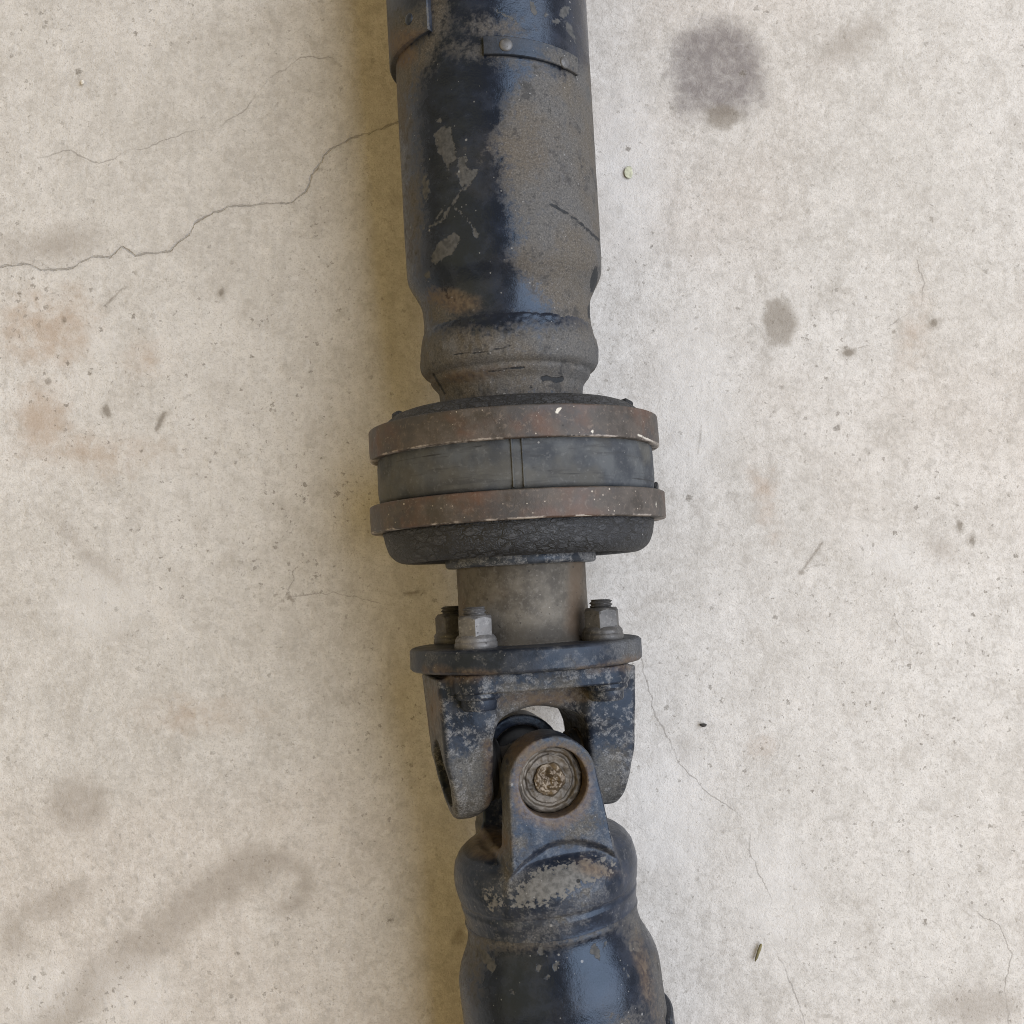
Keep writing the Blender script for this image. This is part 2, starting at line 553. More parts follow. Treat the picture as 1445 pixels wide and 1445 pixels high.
def rubber_material():
    g = NT('rubber_band')
    v = g.vmul(g.at('sc', 'Vector'), (1.0, .12, 1.0))
    n1 = g.noise(90, 5, .6); n2 = g.noise(520, 5, .6); st = g.noise(420, 4, .6, v)
    col = g.mix(g.ss(n1, .36, .66), (.030, .036, .046), (.070, .078, .087))
    col = g.mix(g.mul(g.ss(g.noise(40, 3), .46, .66), .6), col, (.078, .075, .064))
    col = g.mix(g.mul(g.ss(st, .54, .68), .45), col, (.022, .024, .028))
    col = g.mix(g.mul(g.ss(n2, .54, .72), .35), col, (.14, .145, .15))
    line = g.ss(g.add(g.at('line'), g.mul(g.sub(n2, .5), 2.0)), -.6, .9)
    col = g.mix(g.mul(line, .8), col, (.012, .013, .015))
    sp = g.spots(500, .03, .05, .22)
    col = g.mix(g.mul(sp, .6), col, (.30, .30, .30))
    h = g.add(g.mul(n2, .4), g.mul(st, .5))
    return g.done(col, .72, g.bump(h, .0004, .6), spec=.4)


def cracked_rubber_material():
    g = NT('cracked_rubber')
    v = g.vmul(g.at('sc', 'Vector'), (1.0, .45, .6))
    n1 = g.noise(150, 5, .6); n2 = g.noise(600, 4, .6)
    wv = g.vadd(v, g.vmul(g.noise(260, 3, .6, col=True), (.0032, .0032, .0032)))
    e = g.voro(330, 'DISTANCE_TO_EDGE', wv).outputs['Distance']
    e2 = g.voro(820, 'DISTANCE_TO_EDGE', wv).outputs['Distance']
    ck = g.mx(g.mul(g.ss(e, .13, .02), g.ss(n1, .30, .55)), g.mul(g.ss(e2, .16, .03), .55))
    col = g.mix(g.ss(n1, .38, .66), (.022, .025, .031), (.044, .048, .056))
    col = g.mix(g.mul(g.ss(n2, .5, .7), .3), col, (.085, .09, .098))
    col = g.mix(g.mul(ck, .92), col, (.007, .008, .009))
    sp = g.spots(420, .05, .05, .2)
    col = g.mix(g.mul(sp, .6), col, (.30, .30, .30))
    h = g.sub(g.mul(n2, .35), ck)
    return g.done(col, .60, g.bump(h, .00042, .7), spec=.4)


def rust_band_material():
    g = NT('rusty_clamp_steel')
    v = g.vmul(g.at('sc', 'Vector'), (1.0, .18, 1.0))
    n1 = g.noise(85, 5, .7); n2 = g.noise(560, 4, .7); nb = g.noise(30, 4, .6); st = g.noise(300, 4, .6, v)
    col = g.mix(g.ss(n1, .36, .66), (.040, .035, .032), (.086, .075, .068))
    col = g.mix(g.mul(g.ss(nb, .46, .64), .75), col, (.098, .050, .034))
    col = g.mix(g.mul(g.ss(g.noise(55, 5, .6, g.vadd(g.pos(), (5, 5, 5))), .50, .64), .75), col, (.040, .040, .043))
    col = g.mix(g.mul(g.ss(st, .54, .70), .40), col, (.045, .036, .034))
    col = g.mix(g.mul(g.ss(n2, .53, .70), .50), col, (.16, .13, .11))
    chip = g.ss(g.add(g.at('chip'), g.mul(g.sub(n2, .5), 5.0)), -.5, .8)
    col = g.mix(chip, col, (.50, .48, .43))
    # bright metal along the worn lower edge
    ed = g.mul(g.ss(g.add(g.at('wear'), g.mul(g.sub(n2, .5), 1.2)), .35, 1.0), g.ss(g.noise(75, 4, .75), .47, .60))
    col = g.mix(g.mul(ed, .8), col, (.42, .38, .35))
    sp = g.mx(g.spots(430, .07, .05, .22), g.spots(900, .08, .08, .28))
    col = g.mix(g.mul(sp, .75), col, (.42, .38, .33))
    pt = g.spots(260, .04, .05, .16, g.vadd(g.pos(), (1, 2, 3)))
    col = g.mix(g.mul(pt, .8), col, (.012, .010, .010))
    h = g.add(g.mul(n2, .5), g.mul(n1, .4))
    return g.done(col, g.ss(n1, .3, .7, .48, .72), g.bump(h, .0005, .6), metal=.15, spec=.5)


def bare_metal_material(name, c0, c1, c2, rough=.6, metal=.25, pitted=.5, rustc=(.12, .065, .035), rust=.35):
    g = NT(name)
    n1 = g.noise(110, 6, .65); n2 = g.noise(620, 5, .65); nb = g.noise(45, 4, .55)
    col = g.mix(g.ss(n1, .36, .64), c0, c1)
    col = g.mix(g.mul(g.ss(n2, .50, .70), .55), col, c2)
    col = g.mix(g.mul(g.ss(nb, .52, .70), rust), col, rustc)
    rm = g.ss(g.add(g.at('rust'), g.mul(g.sub(n1, .5), 26.0)), -8, 9)
    col = g.mix(g.mul(rm, .7), col, rustc)
    dm = g.ss(g.add(g.at('dust'), g.mul(g.sub(n1, .5), 30.0)), -9, 9)
    col = g.mix(g.mul(dm, .6), col, tuple(.45 * c for c in c0))
    pt = g.mx(g.spots(600, .10, .08, .30), g.spots(1100, .12, .10, .30))
    col = g.mix(g.mul(pt, pitted), col, tuple(.3 * c for c in c0))
    sp = g.spots(800, .06, .06, .24, g.vadd(g.pos(), (2, 1, 0)))
    col = g.mix(g.mul(sp, .5), col, (.34, .32, .29))
    h = g.add(g.mul(n2, .5), g.mul(n1, .4))
    return g.done(col, rough, g.bump(g.sub(h, g.mul(pt, .3)), .0004, .6), metal=metal, spec=.5)


def plain_material(name, c, rough, metal=0.0):
    g = NT(name)
    n = g.noise(400, 5, .6)
    return g.done(g.mix(g.ss(n, .3, .7), tuple(.7 * k for k in c), tuple(1.3 * k for k in c)), rough, g.bump(n, .0003, .5), metal=metal)


MAT = dict(
    concrete=concrete_material(),
    paint=painted_material('chipped_navy_paint'),
    yoke=painted_material('oxidised_cast_yoke', (.011, .014, .022), (.098, .097, .094), .42, .22, .64, .4, (.082, .071, .055), spec=.26),
    yoke2=painted_material('glossy_cast_yoke', (.012, .016, .027), (.10, .098, .095), .30, .05, .30, .3, (.085, .076, .062), .80, 46.0, .36),
    flange=painted_material('worn_flange_paint', (.013, .016, .024), (.085, .088, .095), .40, .1, .24, .35, (.075, .073, .068), spec=.32),
    plate=painted_material('scabbed_plate', (.016, .019, .026), (.10, .105, .11), .45, .1, .8, .45, (.10, .10, .10)),
    strip=painted_material('strip_paint', (.014, .017, .025), (.085, .082, .078), .40, .05, 0, .35, (.085, .076, .064)),
    rubber=rubber_material(), cracked=cracked_rubber_material(), clamp=rust_band_material(),
    neck=bare_metal_material('dusty_neck_steel', (.050, .044, .036), (.112, .101, .084), (.15, .14, .125), .66, .05, .6, (.085, .056, .034), .45),
    zinc=bare_metal_material('zinc_plated_steel', (.085, .085, .088), (.145, .145, .15), (.24, .24, .24), .50, .35, .65, (.085, .066, .046), .60),
    zinc_dark=bare_metal_material('grimy_plated_steel', (.045, .045, .047), (.085, .085, .087), (.16, .16, .16), .50, .30, .6, (.055, .042, .03), .6),
    bearing=bare_metal_material('rusty_bearing_steel', (.050, .043, .036), (.105, .090, .074), (.15, .128, .10), .50, .30, .5, (.085, .05, .028), .85),
    bronze=bare_metal_material('bright_rusty_centre', (.075, .055, .036), (.125, .097, .066), (.26, .215, .155), .36, .45, .35, (.065, .036, .02), .7),
    black=plain_material('black_seal_rubber', (.014, .014, .015), .6),
    rivet=bare_metal_material('dull_rivet', (.065, .068, .075), (.115, .118, .125), (.16, .16, .165), .48, .25, .4, (.10, .09, .08), .2),
)

# ------------------------------------------------------------------ floor


def build_floor():
    fine = np.arange(-.30, .3001, .0010)
    outer = np.array([-3.0, -2.0, -1.3, -.9, -.65, -.5, -.42, -.36, -.325])
    g1 = np.concatenate([outer, fine, -outer[::-1]])
    X, Y = np.meshgrid(g1 + .0, g1 + .035, indexing='ij')
    n = len(g1)
    V = np.stack([X.ravel(), Y.ravel(), np.zeros(n * n)], 1)
    V[:, 2] = np.minimum(.0006 * fbm(V, 14, 4, 3) + .00025 * fbm(V, 110, 3, 9), .0006) - .0008
    i, j = np.meshgrid(np.arange(n - 1), np.arange(n - 1), indexing='ij')
    a = (i * n + j).ravel()
    Fc = np.stack([a, a + n, a + n + 1, a + 1], 1)
    me = bpy.data.meshes.new('concrete_floor')
    me.vertices.add(len(V)); me.vertices.foreach_set('co', V.ravel())
    me.loops.add(len(Fc) * 4); me.loops.foreach_set('vertex_index', Fc.ravel().astype(np.int32))
    me.polygons.add(len(Fc))
    me.polygons.foreach_set('loop_start', np.arange(0, len(Fc) * 4, 4, dtype=np.int32))
    me.update(calc_edges=True); me.validate()
    Q = proj(V)
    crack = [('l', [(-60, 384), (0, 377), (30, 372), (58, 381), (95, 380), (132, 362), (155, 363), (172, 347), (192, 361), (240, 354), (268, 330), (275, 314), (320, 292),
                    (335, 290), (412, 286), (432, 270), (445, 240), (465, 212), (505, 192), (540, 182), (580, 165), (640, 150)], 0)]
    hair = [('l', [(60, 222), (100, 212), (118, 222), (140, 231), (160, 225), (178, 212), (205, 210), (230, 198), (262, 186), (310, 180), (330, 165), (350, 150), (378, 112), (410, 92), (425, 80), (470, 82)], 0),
            ('l', [(905, 930), (925, 1010), (945, 1045), (960, 1080), (1000, 1120), (1030, 1140), (1055, 1160), (1060, 1210), (1080, 1250), (1090, 1270), (1070, 1310)], 0),
            ('l', [(1085, 1325), (1110, 1370), (1125, 1410), (1140, 1460)], 0),
            ('l', [(1265, 875), (1282, 908), (1300, 912)], 0),
            ('l', [(1380, 1288), (1410, 1305), (1428, 1345), (1418, 1390), (1425, 1450)], 0),
            ('l', [(1255, 460), (1300, 430), (1305, 400), (1295, 370)], 0),
            ('l', [(420, 800), (400, 845), (470, 835), (530, 850)], 0)]
    oil = [('e', 1012, 96, 70, 72, 0), ('e', 1030, 120, 52, 40, 20), ('e', 975, 140, 24, 26, 0)]
    brown = [('e', 1100, 458, 25, 33, 10), ('e', 1094, 432, 13, 14, 0), ('e', 1018, 165, 30, 18, 0), ('e', 150, 578, 8, 14, -15), ('l', [(232, 583), (221, 606)], 3.5),
             ('e', 1199, 497, 12, 9, -20), ('e', 1317, 455, 9, 9, 0), ('e', 1354, 741, 4, 8, 0), ('e', 1372, 763, 5, 8, 0), ('l', [(600, 836), (572, 838)], 3),
             ('e', 312, 413, 4, 6, 20), ('e', 648, 1318, 8, 14, 20), ('l', [(1132, 806), (1160, 766)], 2.2), ('e', 1132, 808, 5, 4, 0)]
    damp = [('p', [(20, 1460), (130, 1350), (250, 1260), (300, 1220), (350, 1192), (400, 1195), (437, 1225), (445, 1255), (428, 1285), (398, 1292), (385, 1278),
                   (422, 1262), (420, 1238), (398, 1228), (372, 1240), (345, 1262), (300, 1290), (250, 1335), (205, 1372), (150, 1412), (105, 1460)]),
            ('e', 110, 1135, 42, 40, 0), ('e', 75, 1275, 55, 22, -20), ('e', 20, 1320, 22, 36, 0), ('l', [(90, 745), (130, 790), (170, 820)], 7),
            ('e', 75, 345, 60, 22, -10), ('e', 1380, 1420, 60, 30, 0), ('e', 1330, 775, 24, 12, 20), ('e', 1200, 60, 50, 20, -35)]
    rusty = [('e', 70, 460, 70, 60, 0), ('e', 130, 640, 110, 26, 0), ('e', 60, 590, 40, 60, 0), ('e', 210, 505, 26, 18, 0), ('e', 1080, 700, 12, 40, -15),
             ('e', 1290, 470, 10, 40, 10), ('e', 1070, 1050, 10, 10, 0), ('e', 280, 1010, 60, 20, 0)]
    mark = [('l', [(1130, 808), (1140, 794), (1160, 766)], 1.6), ('l', [(1136, 802), (1160, 796)], .8), ('e', 1131, 808, 4, 3.5, 0), ('l', [(232, 583), (221, 606)], 3), ('e', 1354, 741, 4, 7, 0), ('e', 1372, 763, 4, 7, 0),
            ('e', 151, 580, 5, 10, -15), ('e', 1198, 498, 8, 5, -20), ('l', [(1205, 493), (1226, 487)], .9), ('e', 1318, 455, 5, 6, 0), ('l', [(985, 640), (990, 600)], 1.2), ('e', 312, 413, 3, 5, 20), ('l', [(590, 835), (570, 838)], 2),
            ('e', 1262, 468, 4, 2.5, 0), ('e', 1103, 546, 4, 2.5, 0), ('e', 983, 448, 3, 2, 0), ('l', [(150, 430), (172, 408), (180, 405)], 1.6), ('e', 90, 452, 4, 5, 0), ('e', 68, 538, 5, 5, 0), ('e', 28, 415, 3, 4, 0), ('l', [(405, 838), (415, 850)], 2.2)]
    pale = [('e', 890, 240, 50, 130, 0), ('e', 145, 485, 14, 12, 0), ('e', 140, 850, 60, 50, 0), ('e', 1100, 1250, 60, 100, 0), ('e', 980, 560, 60, 120, 0), ('e', 60, 1400, 60, 40, -40),
            ('e', 190, 1400, 60, 50, 0), ('e', 1250, 780, 70, 30, 30), ('e', 950, 1150, 60, 100, 0)]
    pitted = [('e', 45, 420, 32, 40, 0), ('e', 95, 455, 26, 14, 0), ('e', 70, 530, 20, 24, 0), ('e', 170, 1400, 40, 40, 0), ('e', 40, 1400, 40, 40, 0), ('e', 60, 40, 50, 30, -15),
              ('e', 400, 800, 60, 50, 0)]
    rng = np.random.default_rng(5)

    def rough_line(pts):
        out = [np.array(pts[0], float)]
        for a, b in zip(pts[:-1], pts[1:]):
            a, b = np.array(a, float), np.array(b, float); n_ = max(1, int(np.linalg.norm(b - a) / 9))
            for k in range(1, n_ + 1):
                out.append(a + (b - a) * k / n_ + (rng.normal(0, 1.3, 2) if k < n_ else 0))
        return out

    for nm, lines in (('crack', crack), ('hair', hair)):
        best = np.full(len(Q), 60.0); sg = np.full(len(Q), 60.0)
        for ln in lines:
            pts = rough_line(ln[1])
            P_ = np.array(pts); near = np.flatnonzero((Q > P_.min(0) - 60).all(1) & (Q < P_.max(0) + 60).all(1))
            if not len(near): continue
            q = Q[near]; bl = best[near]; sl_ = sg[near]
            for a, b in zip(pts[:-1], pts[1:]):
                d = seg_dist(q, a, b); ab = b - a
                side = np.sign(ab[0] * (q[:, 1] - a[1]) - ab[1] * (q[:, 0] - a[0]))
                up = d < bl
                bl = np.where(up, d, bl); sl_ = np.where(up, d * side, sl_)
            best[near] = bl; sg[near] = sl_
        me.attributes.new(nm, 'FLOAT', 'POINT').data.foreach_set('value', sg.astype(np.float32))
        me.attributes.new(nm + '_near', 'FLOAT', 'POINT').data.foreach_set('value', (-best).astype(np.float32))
    for nm, sh in (('oil', oil), ('brown', brown), ('damp', damp), ('rusty', rusty), ('pale', pale), ('mark', mark), ('pitted', pitted)):
        v = sd_shapes(Q, sh)
        me.attributes.new(nm, 'FLOAT', 'POINT').data.foreach_set('value', v.astype(np.float32))
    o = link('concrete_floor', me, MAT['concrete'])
    o['kind'] = 'structure'
    return o


build_floor()

# ------------------------------------------------------------------ the propeller shaft
E = bpy.data.objects.new('drive_shaft', None)
sc.collection.objects.link(E)
E.location = (J[0], AX_U.pt(AX_U.s(650), 0, 0)[1], 0)
E['label'] = 'dirty dark blue steel drive shaft with bearing and universal joint lying on concrete'
E['category'] = 'drive shaft'

sU, rU = AX_U.s, AX_U.r
PX = S


def prof_u(pts): return [(sU(y), rU(y, h)) for y, h in pts]


# upper tube
tube_pts = prof_u([(-230, 136.5), (-100, 136.5), (60, 136.5), (200, 137), (340, 137.5), (385, 137), (400, 134.5), (416, 126), (430, 119.5), (446, 117.5), (462, 117.5), (474, 119)])
tp = smooth_prof(tube_pts, .0008)
tube_masks = dict(
    dust=[('p', [(757, 91), (721, 133), (694, 199), (710, 263), (721, 304), (730, 332), (719, 368), (745, 400), (775, 440), (760, 470), (870, 480), (870, 70), (800, 96)]),
          ('p', [(607, -40), (634, -40), (630, 40), (610, 84), (592, 104), (580, 140), (576, 200), (545, 170), (540, 90), (585, 70), (606, 46)]),
          ('e', 725, 84, 66, 8, 12), ('e', 700, 38, 30, 12, 6), ('e', 620, 440, 22, 26, 0), ('e', 582, 290, 10, 60, 0), ('l', [(593, 480), (650, 464), (720, 455), (790, 458), (840, 470)], 7)],
    chip=[('p', [(622, 180), (636, 178), (641, 205), (644, 221), (633, 239), (619, 216), (612, 191)]),
          ('p', [(647, 221), (658, 221), (659, 239), (677, 239), (666, 257), (651, 264), (645, 244)]),
          ('p', [(605, 365), (619, 343), (641, 327), (651, 338), (638, 357), (613, 374)]), ('p', [(666, 324), (677, 329), (672, 339)]),
          ('l', [(586, 325), (622, 313), (649, 271), (666, 257)], 1.6), ('l', [(643, 295), (658, 307), (672, 329)], 1.3), ('l', [(610, 318), (628, 290)], .8),
          ('e', 796, 17, 6, 10, 30), ('e', 804, 42, 4, 14, -25), ('e', 752, 11, 4, 11, -20), ('l', [(702, 16), (722, 26), (728, 32)], 1.8), ('e', 601, 265, 5, 16, 0), ('e', 603, 388, 4, 7, 0),
          ('e', 785, 30, 5, 4, 0), ('e', 770, 20, 3, 3, 0), ('e', 620, 170, 4, 3, 0), ('e', 830, 132, 3, 13, -8)],
    rust=[('e', 640, 424, 34, 14, 10), ('e', 570, 80, 16, 14, 0)],
    line=[('l', [(777, 288), (810, 307), (845, 339)], 2.0), ('l', [(776, 140), (780, 200), (785, 270)], .6), ('e', 838, 395, 5, 18, 10), ('e', 832, 440, 3, 12, 0)])


def tube_disp(V, s, r, ph):
    return .00012 * fbm(V, 180, 3, 5)


shaft_tube = link('shaft_tube', lathe('shaft_tube', AX_U, tp, 300, tube_masks, tube_disp), MAT['paint'], E)

bead_pts = prof_u([(462, 112), (470, 118.5), (478, 120.5), (490, 123), (502, 124.5), (514, 124.5), (524, 122.5), (530, 117), (533, 113), (538, 112), (543, 108), (549, 103), (556, 101), (580, 99)])


def bead_disp(V, s, r, ph):
    k = np.exp(-((s - sU(508)) / (14 * PX)) ** 2)
    return .0010 * fbm(V, 160, 3, 21) * (.25 + k) + .0003 * fbm(V, 700, 2, 4)


bead_masks = dict(dust=[('p', [(580, 470), (850, 455), (850, 560), (580, 580)])],
                  line=[('l', [(612, 528), (628, 556)], 1.4), ('p', [(762, 532), (772, 529), (779, 533), (795, 531), (797, 538), (784, 541), (775, 537), (765, 538)]), ('l', [(640, 500), (680, 497), (720, 488)], 1.2), ('l', [(690, 524), (740, 518)], 1.6), ('e', 749, 546, 2.5, 2, 0)],
                  rust=[('e', 660, 528, 50, 8, -6)], chip=[])
link('weld_collar', lathe('weld_collar', AX_U, smooth_prof(bead_pts, .0007), 300, bead_masks, bead_disp), MAT['paint'], E)

# strap wrapped round the hidden left side of the tube and the riveted balance strip
rt = rU(60, 136.5)
s_a, p_a = AX_U.hit(605, 42, rt + .0024)
strap = link('tube_strap', shell('tube_strap', AX_U, sU(-230), s_a, -math.radians(200), p_a, rt - .001, rt + .0026, 60, 60, .0005,
                                 dict(dust=[('p', [(540, 20), (604, 10), (604, 60), (540, 130)])], rust=[('e', 575, 60, 30, 20, 0)], chip=[('l', [(604, -5), (605, 40)], 1.2)])), MAT['strip'], E, sharp=40)
s_b, p_b = AX_U.hit(681, 51, rt + .0012)
s_c, p_c = AX_U.hit(681, 77, rt + .0012)
s_d, p_d = AX_U.hit(816, 108, rt + .0012)
strip = link('balance_strip', shell('balance_strip', AX_U, s_b, s_c, p_b, p_d, rt - .001, rt + .0016, 8, 50, .0003, skew=9 * PX / (p_d - p_b), masks=
                                    dict(dust=[('p', [(760, 60), (830, 70), (830, 120), (770, 95)])])), MAT['strip'], E, sharp=40)


def dome(name, ax, s, phi, rad, r, h, mat, parent, n=24):
    """Small round rivet head on the tube surface."""
    c = ax.pt(s, rad, phi); nrm = ax.pt(s, rad + 1, phi) - c
    A = Axis.__new__(Axis); A.O = c; A.a = unit(nrm); A.e1 = unit(np.cross(A.a, [0.3, 1, .2])); A.e2 = np.cross(A.a, A.e1)
    pr = [(-.0006, r), (h * .15, r), (h * .45, r * .9), (h * .75, r * .68), (h * .95, r * .35), (h, r * .05)]
    me = lathe(name, A, pr, n)
    return link(name, flipn(me), mat, parent)


def flipn(me):
    """Make a closed mesh's faces point outwards."""
    import bmesh
    bm = bmesh.new(); bm.from_mesh(me); bmesh.ops.recalc_face_normals(bm, faces=bm.faces); bm.to_mesh(me); bm.free()
    return me


for px, py, rr in ((714, 63, 9), (797, 88, 8)):
    s_, p_ = AX_U.hit(px, py, rt + .0018)
    dome('rivet', AX_U, s_, p_, rt + .0016, rr * PX, 3.2 * PX, MAT['rivet'], strip)
s_, p_ = AX_U.hit(577, 27, rt + .0026)
dome('rivet', AX_U, s_, p_, rt + .0025, 8 * PX, 3.5 * PX, MAT['strip'], strap)

# centre bearing: rubber cushion, two clamp rings, hollow end, dust plate
cush = link('bearing_cushion', lathe('bearing_cushion', AX_U, dense(
    [(sU(625), rU(640, 170)), (sU(634), rU(640, 193)), (sU(640), rU(640, 192)), (sU(655), rU(655, 193.5)), (sU(690), rU(690, 194)), (sU(704), rU(704, 192.5)), (sU(716), rU(704, 170))], .0012), 300,
    dict(line=[('l', [(752, 660), (795, 668), (880, 672), (925, 680)], 1.0), ('l', [(722, 618), (722, 690)], 1.0), ('l', [(560, 652), (690, 627)], 1.2)]),
    lambda V, s, r, ph: .00015 * fbm(V, 240, 3, 2)), MAT['rubber'], E)
for px in (721, 736):
    s0, p0 = AX_U.hit(px, 616, rU(660, 194)); s1, p1 = AX_U.hit(px, 690, rU(660, 194))
    link('mould_seam', shell('mould_seam', AX_U, sU(634), sU(704), p0 - .006, p0 + .006, rU(660, 191), rU(660, 195.5), 14, 4, .0002), MAT['rubber'], cush)


def cr_disp(V, s, r, ph):
    return .0002 * fbm(V, 420, 4, 12) + .0005 * fbm(V, 60, 2, 3)


crown = link('rubber_crown', lathe('rubber_crown', AX_U, smooth_prof(
    prof_u([(590, 100), (586, 120), (583, 140), (582, 156), (585, 166), (593, 177), (604, 187), (615, 192), (630, 190)]), .0006), 360, None, cr_disp), MAT['cracked'], E)
for k, (px, py, rx) in enumerate(((897, 567, 9), (562, 588, 9))):
    pass


def lump(name, c, rad, sc3, mat, parent, seed):
    """Torn rubber nib."""
    n, m = 16, 10
    V, Fc = [], []
    for i in range(m + 1):
        th = math.pi * i / m
        for j in range(n):
            ph = 2 * math.pi * j / n
            V.append((math.sin(th) * math.cos(ph), math.sin(th) * math.sin(ph), math.cos(th)))
    V = np.array(V); V *= (1 + .35 * fbm(V + seed, 1.7, 3, seed))[:, None]
    V = c + V * np.array(sc3) * rad
    for i in range(m):
        for j in range(n):
            Fc.append([i * n + j, (i + 1) * n + j, (i + 1) * n + (j + 1) % n, i * n + (j + 1) % n])
    return link(name, mesh(name, V, Fc), mat, parent)


lump('torn_nib', AX_U.pt(sU(583), rU(578, 160), math.radians(80)), 9 * PX, (1.2, .8, 1), MAT['cracked'], crown, 3)
lump('torn_nib', AX_U.pt(sU(584), rU(578, 160), math.radians(-78)), 9 * PX, (1.2, .8, 1), MAT['cracked'], crown, 5)
lump('torn_nib', AX_U.pt(sU(700), rU(700, 196), math.radians(86)), 7 * PX, (.5, 1.2, .5), MAT['black'], cush, 8)


def clamp(y0, y1, hw, masks):
    b = .0006
    r1 = rU((y0 + y1) / 2, hw); r0 = rU((y0 + y1) / 2, 188); s0, s1 = sU(y0), sU(y1)
    pr = [(s0 + b, r0), (s0, r0 + b), (s0, r1 - b), (s0 + b * .3, r1 - b * .3), (s0 + b, r1)]
    pr += [(s0 + b + (s1 - s0 - 2 * b) * k / 30, r1) for k in range(1, 31)]
    pr += [(s1 - b * .3, r1 - b * .3), (s1, r1 - b), (s1, r0 + b), (s1 - b, r0), (s0 + b, r0)]
    me = lathe('clamp_ring', AX_U, pr, 300, masks, lambda V, s, r, ph: .00022 * fbm(V, 90, 3, 31), caps=False)
    co = np.empty(len(me.vertices) * 3, np.float32); me.attributes['sc'].data.foreach_get('vector', co)
    sv = co.reshape(-1, 3)[:, 0]
    wear = np.clip((sv - (s1 - .0011)) / .0008, 0, 1)
    me.attributes.new('wear', 'FLOAT', 'POINT').data.foreach_set('value', wear.astype(np.float32))
    return link('clamp_ring', me, MAT['clamp'], cush, sharp=60)


c_up = clamp(603, 644, 203, dict(chip=[('p', [(783, 583), (786, 576), (795, 573), (791, 579), (787, 584)]), ('l', [(900, 613), (918, 622), (928, 628)], 1.3), ('e', 836, 609, 2, 3, 0)]))
c_lo = clamp(707, 744, 207, dict(chip=[('l', [(810, 729), (830, 728), (848, 730)], 1.2), ('l', [(735, 732), (760, 730)], .9), ('e', 926, 711, 1, 4, 0)]))
lip = link('rubber_lip', lathe('rubber_lip', AX_U, smooth_prof(
    prof_u([(735, 180), (744, 190), (752, 189.5), (764, 187), (774, 183), (782, 176), (787, 166), (787, 156), (782, 148), (770, 143), (755, 140), (742, 136)]), .0006), 360,
    None, cr_disp, caps=False), MAT['cracked'], E)
# inside of the hollow end
link('bearing_core', lathe('bearing_core', AX_U, smooth_prof(prof_u([(735, 178), (744, 150), (748, 120), (752, 95), (775, 92), (800, 88)]), .001), 120, None, None), MAT['black'], E)
b = .0008
link('dust_plate', lathe('dust_plate', AX_U, [(sU(779), rU(790, 60)), (sU(779), rU(790, 103)), (sU(779) + b, rU(790, 106)), (sU(790), rU(790, 106.5)), (sU(798) - b, rU(790, 106)), (sU(798), rU(790, 103)), (sU(798), rU(790, 60))], 200,
     dict(dust=[('e', 660, 787, 26, 5, -4)]), lambda V, s, r, ph: .0003 * fbm(V, 260, 3, 8)), MAT['plate'], E, sharp=50)

# neck and flange
link('neck', lathe('neck', AX_U, smooth_prof(prof_u([(796, 90), (800, 91), (830, 91), (860, 91.5), (890, 92), (899, 93.5), (906, 97)]), .001), 200,
     dict(rust=[('p', [(795, 900), (822, 900), (826, 780), (806, 790)])], dust=[('e', 770, 900, 60, 14, 0)]), lambda V, s, r, ph: .00015 * fbm(V, 200, 4, 6)), MAT['neck'], E)
b = .0012
y0, y1, hw = 905, 938, 163
fl = [(sU(y0), rU(y0, 60)), (sU(y0), rU(920, hw) - 2 * b), (sU(y0) + b * .25, rU(920, hw) - b * .8), (sU(y0) + b, rU(920, hw))] + \
     [(sU(y0) + b + (sU(y1) - sU(y0) - 2 * b) * k / 14, rU(920, hw)) for k in range(1, 15)] + \
     [(sU(y1) - b * .25, rU(920, hw) - b * .8), (sU(y1), rU(920, hw) - 2 * b), (sU(y1), rU(y1, 60))]
link('flange', lathe('flange', AX_U, fl, 300, dict(dust=[('p', [(850, 880), (910, 880), (910, 950), (870, 945)])], rust=[('l', [(600, 945), (700, 952)], 3), ('l', [(820, 946), (900, 930)], 3)]),
     lambda V, s, r, ph: .0002 * fbm(V, 140, 3, 14)), MAT['flange'], E, sharp=50)

# ------------------------------------------------------------------ flange yoke (upper half of the joint)
YS = depth(J) / F_PX                                # metres per pixel at the joint


def ear_sdf(s, t, q, sb, wb, re, qi, qo, edge=6):
    """One lug: s along the shaft (tip at +re), q outwards along the trunnion, t across."""
    d_end = np.sqrt(np.maximum(s, 0) ** 2 + t ** 2) - re
    wid = re + (wb - re) * np.clip(s / sb, 0, 1) ** 1.0
    d_mid = np.abs(t) - wid
    d2 = np.where(s > 0, d_end, d_mid)
    return smax(d2, smax(q - qo, qi - q, edge), edge)


def to_world(ax, V, phi):
    """(s, q, t) in pixels of the joint to world metres; q points to angle phi."""
    u = math.cos(phi) * ax.e2 + math.sin(phi) * ax.e1
    tdir = np.cross(ax.a, u)
    V = V * YS
    return J + V[:, :1] * ax.a + V[:, 1:2] * u + V[:, 2:3] * tdir


PHI_U = -math.radians(90) + THETA                    # left lug of the upper yoke
PHI_L = THETA                                        # top lug of the lower yoke


